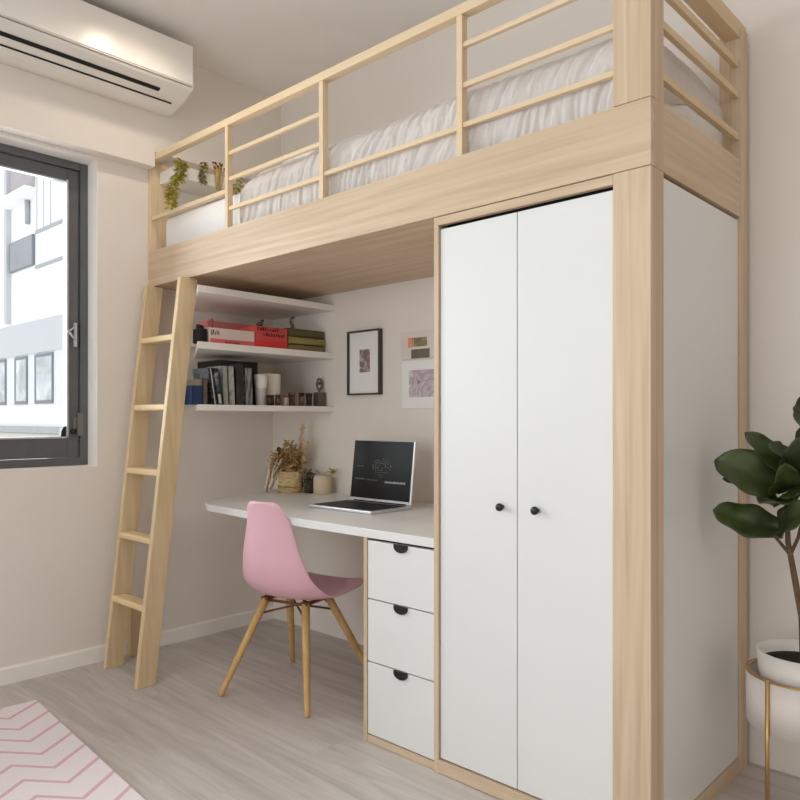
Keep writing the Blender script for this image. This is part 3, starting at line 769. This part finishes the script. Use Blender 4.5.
# laptop ----------------------------------------------------------------
def laptop():
    t = thing('laptop', 'open silver laptop with a black screen on the white desktop', 'laptop', (-2.205, 2.120, ZD), rotz=R(1))
    W, D = .365, .245
    b = MB().box(-W / 2, W / 2, -D / 2, D / 2, .0, .014, .004)
    obj('base', b, SILVER, t, local=True)
    k = MB()
    k.box(-W / 2 + .012, W / 2 - .012, -D / 2 + .012, D / 2 - .03, .0135, .0146)
    for r in range(7):
        for c in range(19):
            x = -W / 2 + .018 + c * .0174; y = -D / 2 + .018 + r * .0274
            k.box(x, x + .0140, y, y + .0225, .0146, .0166)
    obj('keyboard', k, KEYS, t, local=True)
    tilt = R(-7)
    M = Matrix.Translation((0, D / 2 - .008, .0145)) @ Matrix.Rotation(tilt, 4, 'X')
    H = .268
    def fin(mb): return mb.xf(M)
    lid = obj('lid', fin(MB().box(-W / 2 + .003, W / 2 - .003, 0, .008, .0, H, .003)), SILVER, t, local=True)
    obj('screen', fin(MB().box(-W / 2 + .006, W / 2 - .012, -.0012, .0002, .014, H - .004)), SCREEN, lid, local=True)
    random.seed(3)
    k_ = W / .402
    def mark(name, mb, mat): obj(name, fin(mb), mat, lid, local=True)
    def dashes(xa, xb, z, h0, h1, w0, w1, gap):
        u = MB(); x = xa; prev = None
        while x < xb:
            w = random.uniform(w0, w1); u.box(x, x + w, -.0018, -.0011, z, z + random.uniform(h0, h1)); x += w + gap
        return u
    u = MB(); cx = .0
    for rr, n in ((.018, 10), (.03, 15), (.042, 20)):
        for i in range(n):
            a = math.pi * (-.12 + 1.24 * i / (n - 1)); x, z = cx + rr * 1.25 * math.cos(a), .155 + rr * .75 * math.sin(a)
            if random.random() < .8: u.box(x - .004, x + .003, -.0018, -.0011, z - .0012, z + .0012)
    for z, hw in ((.145, .05), (.137, .04), (.128, .045), (.118, .02), (.108, .012)):
        x = -hw
        while x < hw:
            w = random.uniform(.003, .01)
            if random.random() < .7: u.box(cx + x, cx + x + w, -.0018, -.0011, z, z + .002)
            x += w + .004
    mark('screen_emblem', u, UIG)
    mark('screen_text', dashes(-.155, -.095, .094, .004, .007, .003, .007, .0025), UIG)
    mark('screen_text', dashes(-.085, -.02, .092, .003, .005, .003, .006, .004), UIG)
    mark('screen_text', dashes(-.150, -.115, .150, .002, .004, .003, .006, .003), UIG)
    mark('screen_caption', dashes(.025, .135, .085, .006, .009, .004, .008, .0022), UIW)
    obj('hinge', MB().tube([(-W / 2 + .03, D / 2 - .006, .013), (W / 2 - .03, D / 2 - .006, .013)], .006, 10), BLACKP, t, local=True)
laptop()

# ------------------------------------------------------------------ pictures
t = thing('picture_frame', 'dark-framed small print with wide white mat left of the laptop', 'picture', (-2.533, YB - .02, 1.213))
x0, x1, z0, z1 = -2.646, -2.424, 1.213, 1.524
y0 = YB - .026; fw = .008
obj('frame', MB().box(x0, x0 + fw, y0, YB - .001, z0, z1, .001).box(x1 - fw, x1, y0, YB - .001, z0, z1, .001).box(x0 + fw, x1 - fw, y0, YB - .001, z0, z0 + fw, .001).box(x0 + fw, x1 - fw, y0, YB - .001, z1 - fw, z1, .001), FRAMED, t)
obj('mat_board', MB().box(x0 + fw, x1 - fw, YB - .014, YB - .002, z0 + fw, z1 - fw), PAPERW, t)
obj('print', MB().box(-2.567, -2.497, YB - .0152, YB - .013, 1.322, 1.432), multi('small_print', [(70, 78, 72), (120, 118, 114), (150, 110, 112), (196, 186, 182), (92, 88, 86)], 26, .6, (0, 0, 0), (1.4, 1, 1)), t)
t = thing('wall_print', 'upper unframed print with orange and olive patches by the wardrobe', 'picture', (-2.185, YB - .01, 1.367))
obj('sheet', MB().box(-2.30, -2.07, YB - .009, YB - .001, 1.368, 1.492, .001), plain('print_paper', (222, 215, 208), .85), t)
obj('picture_patch', MB().box(-2.254, -2.224, YB - .0105, YB - .008, 1.421, 1.466), multi('orange_patch', [(206, 110, 78), (232, 160, 130), (190, 96, 70)], 40, .7), t, label='orange patch')
obj('picture_patch', MB().box(-2.220, -2.140, YB - .0105, YB - .008, 1.424, 1.464), multi('olive_patch', [(112, 96, 66), (140, 126, 98), (170, 150, 116)], 30, .7), t, label='olive brown patch')
obj('picture_patch', MB().box(-2.234, -2.125, YB - .0105, YB - .008, 1.371, 1.412), multi('grey_patch', [(92, 86, 74), (122, 114, 100), (70, 66, 58)], 20, .7), t, label='grey green patch')
t = thing('wall_print', 'lower unframed print with a lilac marbled image by the wardrobe', 'picture', (-2.185, YB - .01, 1.143))
obj('sheet', MB().box(-2.294, -2.07, YB - .009, YB - .001, 1.144, 1.362, .001), PAPERW, t)
obj('picture_patch', MB().box(-2.247, -2.078, YB - .0105, YB - .008, 1.196, 1.318), multi('lilac_marble', [(128, 116, 116), (208, 196, 206), (176, 160, 168), (226, 216, 226), (176, 164, 168)], 12, .7), t, label='lilac marbled image')

# ------------------------------------------------------------------ ladder
ld = thing('ladder', 'pine ladder with five rungs leaning against the front of the loft bed', 'ladder', (-3.0, 1.5, 0))
ZT = ZBB - .002
def stile(xb, yb, xt, yt, w=.027, d=.085):
    lo = [(xb, yb, 0), (xb + w, yb, 0), (xb + w, yb + d, 0), (xb, yb + d, 0)]
    hi = [(xt, yt, ZT), (xt + w, yt, ZT), (xt + w, yt + d, ZT), (xt, yt + d, ZT)]
    return MB().hexa(lo, hi, .003)
BL = ((-3.163, 1.470), (-3.238, 1.704)); BR = ((-2.832, 1.444), (-2.930, 1.700))
obj('stile', stile(*BL[0], *BL[1]), PINE, ld); obj('stile', stile(*BR[0], *BR[1]), PINE, ld)
for z in (1.462, 1.152, .868, .582, .306):
    f = z / ZT
    xl = BL[0][0] + (BL[1][0] - BL[0][0]) * f + .0265; xr = BR[0][0] + (BR[1][0] - BR[0][0]) * f + .0005
    yl = BL[0][1] + (BL[1][1] - BL[0][1]) * f; yr = BR[0][1] + (BR[1][1] - BR[0][1]) * f
    y = (yl + yr) / 2
    obj('rung', MB().box(xl, xr, y + .004, y + .072, z - .017, z + .010, .008, 3), PINE_X, ld)
wb = MB().box(-3.252, -3.208, 1.625, 1.70, 0, .245, .002)
tag(obj('wood_block', wb, PINE), 'short upright pine offcut behind the ladder foot by the baseboard', 'wood block')

# ------------------------------------------------------------------ chair
def chair():
    C = Vector((-2.352, 1.917, 0)); ang = math.atan2(.24, .97)     # facing mostly towards the back wall
    t = thing('desk_chair', 'pink shell chair with wooden dowel legs at the white desk', 'chair', C, rotz=ang)
    prof = [(-.262, .785, .048), (-.262, .778, .074), (-.257, .758, .088), (-.25, .705, .106), (-.243, .640, .126), (-.236, .57, .145), (-.225, .505, .162), (-.20, .448, .178), (-.155, .404, .192), (-.09, .384, .204), (-.01, .381, .212), (.07, .389, .216), (.13, .405, .212), (.175, .416, .198), (.203, .416, .174), (.219, .409, .132), (.223, .405, .09)]
    rows = []; n = 18
    for i, (y, z, w) in enumerate(prof):
        a = prof[max(i - 1, 0)]; b = prof[min(i + 1, len(prof) - 1)]
        tx, tz = b[0] - a[0], b[1] - a[1]; l = math.hypot(tx, tz); ny, nz = -tz / l, tx / l   # inner side normal
        if i < 3: ny, nz = 1, 0
        f = min(1, max(0, (.47 - z) / .08))
        cup = (.040 * (1 - f) + .024 * f) if i > 2 else .018
        if 6 <= i <= 8: cup = .048
        if i > 11: cup = .008
        r = []
        for j in range(n + 1):
            u = -1 + 2 * j / n
            c = cup * abs(u) ** 2.4
            r.append((.014 + u * w * (1 - .03 * abs(u) ** 6), y + ny * c, z + nz * c))
        rows.append(r)
    mb = MB().grid(rows)
    bmesh.ops.recalc_face_normals(mb.bm, faces=mb.bm.faces)
    sh = obj('seat_shell', mb, PINK, t, local=True)
    s = sh.modifiers.new('thick', 'SOLIDIFY'); s.thickness = .007; s.offset = 0
    s = sh.modifiers.new('sub', 'SUBSURF'); s.levels = 2; s.render_levels = 2
    tops = {}
    for sx in (-1, 1):
        for sy in (-1, 1):
            top = Vector((sx * .098, sy * .075 - .015, .372)); bot = Vector((sx * .213, sy * .235, 0))
            tops[(sx, sy)] = (top, bot)
            lg = MB().tube([bot, bot.lerp(top, .03), bot.lerp(top, .5), top], [.0095, .011, .015, .0165], 14)
            obj('leg', lg, BEECH, t, local=True)
            g = MB().tube([top + Vector((0, 0, -.02)), top + Vector((-sx * .02, -sy * .02, .012))], .008, 8)
            g.box(top.x - .016, top.x + .016, top.y - .016, top.y + .016, .366, .380, .003)
            obj('bracket', g, BROWNM, t, local=True)
    fr = MB()
    for a, b in (((-1, -1), (1, -1)), ((-1, 1), (1, 1)), ((-1, -1), (-1, 1)), ((1, -1), (1, 1))):
        fr.tube([tops[a][0] + Vector((0, 0, -.006)), tops[b][0] + Vector((0, 0, -.006))], .006, 8)
    for a, b in (((-1, -1), (1, 1)), ((1, -1), (-1, 1))):
        p = tops[a][0].lerp(tops[a][1], .16); q = tops[b][0].lerp(tops[b][1], .02)
        fr.tube([p, q], .0045, 8)
        p = tops[b][0].lerp(tops[b][1], .16); q = tops[a][0].lerp(tops[a][1], .02)
        fr.tube([p, q], .0045, 8)
    obj('under_frame', fr, BROWNM, t, local=True)
chair()

# ------------------------------------------------------------------ air conditioner
ac = thing('air_conditioner', 'white wall-mounted air conditioner above the window', 'air conditioner', (-3.08, 1.3, 2.53))
AY0, AY1 = .88, 1.795
sec = [(XB + .001, 2.79), (-2.975, 2.79), (-2.96, 2.778), (-2.952, 2.60), (-2.957, 2.588), (-3.02, 2.556), (-3.11, 2.532), (-3.15, 2.527), (XB + .001, 2.535)]
def acp(pts, y0, y1):
    return MB().hexa([(p[0], y0, p[1]) for p in pts], [(p[0], y1, p[1]) for p in pts], .0)
body = acp(sec, AY0, AY1)
bmesh.ops.bevel(body.bm, geom=[e for e in body.bm.edges], offset=.006, segments=3, affect='EDGES', profile=.5)
for f in body.bm.faces: f.smooth = False
obj('body', body, ACW, ac)
obj('front_panel', MB().box(-2.955, -2.948, AY0 + .01, AY1 - .006, 2.606, 2.782, .003), ACW, ac)
def strip(p, q, y0, y1, th):
    """thin strip lying on the sloped underside between two section points"""
    p = Vector((p[0], 0, p[1])); q = Vector((q[0], 0, q[1])); d = (q - p).normalized(); n = Vector((-d.z, 0, d.x))
    if n.z > 0: n = -n
    pts = [p - n * .002, q - n * .002, q + n * th, p + n * th]
    return MB().hexa([(v.x, y0, v.z) for v in pts], [(v.x, y1, v.z) for v in pts])
def on(f0, f1, a=(-2.957, 2.588), b=(-3.02, 2.556)):
    return ((a[0] + (b[0] - a[0]) * f0, a[1] + (b[1] - a[1]) * f0), (a[0] + (b[0] - a[0]) * f1, a[1] + (b[1] - a[1]) * f1))
obj('panel_seam', MB().box(-2.954, -2.9485, AY0 + .01, AY1 - .012, 2.596, 2.600), plain('seam_grey', (150, 144, 138), .6), ac)
s0 = on(.66, .92)
obj('air_slot', strip(*s0, AY0 + .06, AY1 - .14, .0035), SHADOWGAP, ac, label='dark air outlet slot')
s1 = on(.15, .24, (-3.02, 2.556), (-3.11, 2.532)); 
obj('flap_line', strip(*on(.42, .50, (-3.02, 2.556), (-3.11, 2.532)), AY0 + .03, AY1 - .05, .0035), SHADOWGAP, ac, label='thin dark line along the flap')
obj('wall_bracket', MB().box(XB + .001, -3.06, AY0 + .1, AY1 - .3, 2.79, 2.81), plain('bracket_dark', (110, 104, 98), .6), ac)

# ------------------------------------------------------------------ rug
ra = R(-4.6)
rg = MB().box(-0.0, 2.2, -1.35, 0, 0.0, .009, .003)
o = obj('rug', rg, RUG, None)
o.data.transform(Matrix.Translation((1.1, -.675, 0)))       # local origin at the far corner of the rug
o.location = (-2.972, 1.12, 0.0005); o.rotation_euler = (0, 0, ra)
tag(o, 'white rug with pink chevron lines on the floor under the window', 'rug')

# ------------------------------------------------------------------ plant on its stand
PX, PY = -.552, 2.2
st = thing('plant_stand', 'white ring plant stand with slim brass legs beside the wardrobe', 'plant stand', (PX, PY, 0))
obj('tray', MB().lathe(PX, PY, [(0, .33), (.138, .33), (.138, .408), (.146, .408), (.146, .272), (.138, .272), (.138, .322), (0, .322)], 56), STANDW, st)
obj('rim', MB().lathe(PX, PY, [(.136, .407), (.1470, .407), (.1470, .4105), (.136, .4105)], 56, closed=True), BRASS, st)
for k in (-111, -5, 100):
    a = R(k)
    x, y = PX + .1515 * math.cos(a), PY + .1515 * math.sin(a)
    obj('leg', MB().tube([(x, y, 0), (x, y, .413)], .0055, 10), BRASS, st)
pot = thing('flower_pot', 'round white plant pot on the brass-legged stand', 'pot', (PX, PY, .331))
obj('bowl', MB().lathe(PX, PY, [(0, .331), (.088, .331), (.100, .342), (.115, .41), (.120, .468), (.1145, .468), (.109, .41), (.095, .352), (0, .352)], 48), POTW, pot)
obj('soil', MB().lathe(PX, PY, [(0, .352), (.0965, .3725), (.1100, .436), (.08, .440), (0, .443)], 36), SOIL, pot)
pt = thing('fiddle_leaf_fig', 'dark green fiddle leaf fig growing in the white pot', 'plant', (PX, PY, .443))
trunk = MB().tube([(-.556, 2.2, .43), (-.560, 2.198, .56), (-.578, 2.196, .67), (-.592, 2.19, .76), (-.596, 2.19, .86), (-.575, 2.19, .97), (-.54, 2.19, 1.1), (-.525, 2.19, 1.18)], [.0095, .0085, .008, .007, .006, .005, .004, .003], 10)
obj('trunk', trunk, BARK, pt)
obj('branch', MB().tube([(-.586, 2.193, .725), (-.612, 2.175, .765), (-.632, 2.15, .80)], [.005, .0045, .0035], 8), BARK, pt)
obj('branch', MB().tube([(-.586, 2.193, .73), (-.562, 2.17, .78), (-.545, 2.14, .83)], [.005, .0045, .0035], 8), BARK, pt)
def ficus(base, tip, W, up, sag=.02, fold=.25, wave=.006):
    b = Vector(base); e = Vector(tip); d = (e - b); L = d.length; d.normalize()
    s = d.cross(Vector(up)).normalized(); n = s.cross(d).normalized()
    rows = []; N_, K = 16, 10
    for i in range(N_ + 1):
        t = i / N_
        # narrow stalk, slight waist, broad rounded end with a small point
        w = W / 2 * (0.06 + 1.0 * math.sin(math.pi * min(1, t ** .75)) ** .62 * (.74 + .32 * t)) if 0 < t < 1 else W * .02
        c = b + d * (L * t) - n * (sag * (t * 2 - 1) ** 2 * 1.0 - sag)
        r = []
        for j in range(K + 1):
            u = -1 + 2 * j / K
            h = abs(u) * fold * w + wave * math.sin(t * 14 + u * 2) * abs(u)
            r.append(c + s * (u * w) + n * h)
        rows.append(r)
    mb = MB().grid(rows)
    lf = obj('leaf', mb, LEAF, pt)
    m_ = lf.modifiers.new('t', 'SOLIDIFY'); m_.thickness = .0012
    return lf
LV = [
 ((-.600, 2.14, .905), (-.742, 2.06, .985), .135, (.25, -.85, .5), .026),
 ((-.610, 2.16, .875), (-.730, 2.09, .935), .055, (.3, -.5, .8), .015),
 ((-.585, 2.12, .805), (-.742, 2.05, .850), .110, (.15, -.75, .65), -.014),
 ((-.575, 2.16, .945), (-.668, 2.08, 1.063), .066, (.5, -.8, .3), .012),
 ((-.525, 2.17, 1.05), (-.552, 2.10, 1.120), .065, (.6, -.7, .2), .010),
 ((-.575, 2.21, .935), (-.690, 2.19, 1.005), .060, (0, -.3, 1), .016),
 ((-.590, 2.10, .795), (-.490, 2.04, .880), .095, (-.3, -.8, .6), .015),
 ((-.590, 2.16, .895), (-.490, 2.06, .925), .110, (-.1, -.75, .65), .015),
 ((-.575, 2.17, .930), (-.520, 2.06, 1.055), .090, (.3, -.9, .2), .015),
 ((-.625, 2.17, .860), (-.560, 2.04, .880), .100, (.1, -.5, .85), .014),
 ((-.605, 2.13, .900), (-.555, 2.03, .985), .085, (.5, -.8, .4), .014),
 ((-.570, 2.15, .960), (-.600, 2.05, 1.035), .060, (.6, -.6, .5), .012),
 ((-.590, 2.19, .880), (-.460, 2.18, .950), .100, (0, -.6, .8), .02),
 ((-.570, 2.19, 1.00), (-.450, 2.20, 1.10), .100, (-.2, -.7, .6), .02),
 ((-.580, 2.20, .920), (-.640, 2.33, .970), .100, (-.1, -.5, .9), .02),
 ((-.545, 2.20, 1.08), (-.540, 2.33, 1.16), .100, (-.1, -.5, .9), .02),
 ((-.530, 2.19, 1.18), (-.460, 2.10, 1.26), .090, (.1, -.9, .4), .02),
 ((-.530, 2.19, 1.16), (-.480, 2.28, 1.26), .090, (.1, -.9, .4), .02)]
for b_, e_, w_, u_, g_ in LV: ficus(b_, e_, w_, u_, g_)

# ------------------------------------------------------------------ ceiling downlight (out of view, above the air conditioner)
dl = thing('downlight', 'round ceiling downlight in front of the air conditioner', 'ceiling light', (-2.62, 1.5, ZC - .012))
obj('rim', MB().lathe(-2.62, 1.5, [(.045, ZC - .001), (.06, ZC - .001), (.06, ZC - .010), (.045, ZC - .012)], 28, closed=True), STEEL, dl)
em, nt, bs = new_mat('lamp_lens'); bs.inputs['Emission Color'].default_value = (1, .82, .6, 1); bs.inputs['Emission Strength'].default_value = 12
obj('lens', MB().lathe(-2.62, 1.5, [(0, ZC - .004), (.044, ZC - .004), (.044, ZC - .002), (0, ZC - .002)], 24), em, dl)

cl = thing('fill_lamp', 'unseen flat round ceiling lamp added as fill light for the right side', 'ceiling light', (.75, .35, ZC - .05))  # unseen lamp, added to brighten the wardrobe side and right wall
obj('housing', MB().lathe(.75, .35, [(0, ZC - .001), (.17, ZC - .001), (.17, ZC - .035), (.155, ZC - .035), (.155, ZC - .01), (0, ZC - .01)], 40), ACW, cl)
em2, nt, bs = new_mat('fill_lamp_diffuser'); bs.inputs['Emission Color'].default_value = (1, .95, .88, 1); bs.inputs['Emission Strength'].default_value = 4
obj('diffuser', MB().lathe(.75, .35, [(0, ZC - .012), (.154, ZC - .012), (.154, ZC - .04), (.14, ZC - .048), (0, ZC - .05)], 40), em2, cl)
# ------------------------------------------------------------------ light
def area(name, loc, rot, sx, sy, power, col):
    l = bpy.data.lights.new(name, 'AREA'); l.shape = 'RECTANGLE'; l.size = sx; l.size_y = sy; l.energy = power; l.color = col
    o = bpy.data.objects.new(name, l); COL.objects.link(o); o.location = loc; o.rotation_euler = rot
    return o
area('daylight_left_window', (XW - .35, (WY0 + WY1) / 2, (WZ0 + WZ1) / 2), (0, R(-90), 0), 1.35, 3.1, 66, (.96, .98, 1.0))
area('front_fill_light', (-.9, YN - .25, 1.4), (R(90), 0, 0), 2.5, 2.2, 34, (.97, .985, 1.0))  # frontal fill light, shines through the added window behind the viewer
sp = bpy.data.lights.new('downlight_lamp', 'SPOT'); sp.energy = 8; sp.color = (1, .88, .72); sp.spot_size = R(155); sp.spot_blend = .6; sp.shadow_soft_size = .05
o = bpy.data.objects.new('downlight_lamp', sp); COL.objects.link(o); o.location = (-2.62, 1.5, ZC - .02)

ll = bpy.data.lights.new('fill_lamp_light', 'AREA'); ll.shape = 'DISK'; ll.size = .3; ll.energy = 2.5; ll.color = (1, .97, .93)  # fill light of the added ceiling lamp
o = bpy.data.objects.new('fill_lamp_light', ll); COL.objects.link(o); o.location = (.75, .35, ZC - .055)

W = bpy.data.worlds.new('World'); S.world = W; W.use_nodes = True
bg = W.node_tree.nodes['Background']; bg.inputs['Color'].default_value = (.97, .98, 1.0, 1); bg.inputs['Strength'].default_value = 1.1

# ------------------------------------------------------------------ camera
cd = bpy.data.cameras.new('camera'); cam = bpy.data.objects.new('camera', cd); COL.objects.link(cam)
cam.location = (0, 0, 1.1); cam.rotation_euler = (R(90), 0, .7506)
cd.sensor_width = 36; cd.lens = 733.68 / 800 * 36; cd.shift_y = 18.37 / 800; cd.clip_start = .02
S.camera = cam
S.view_settings.view_transform = 'Standard'; S.view_settings.look = 'None'; S.view_settings.gamma = 1; S.view_settings.use_curve_mapping = False
S.view_settings.exposure = 0.48
S.cycles.max_bounces = 14; S.cycles.diffuse_bounces = 9; S.cycles.transparent_max_bounces = 12
S.cycles.sample_clamp_indirect = 6
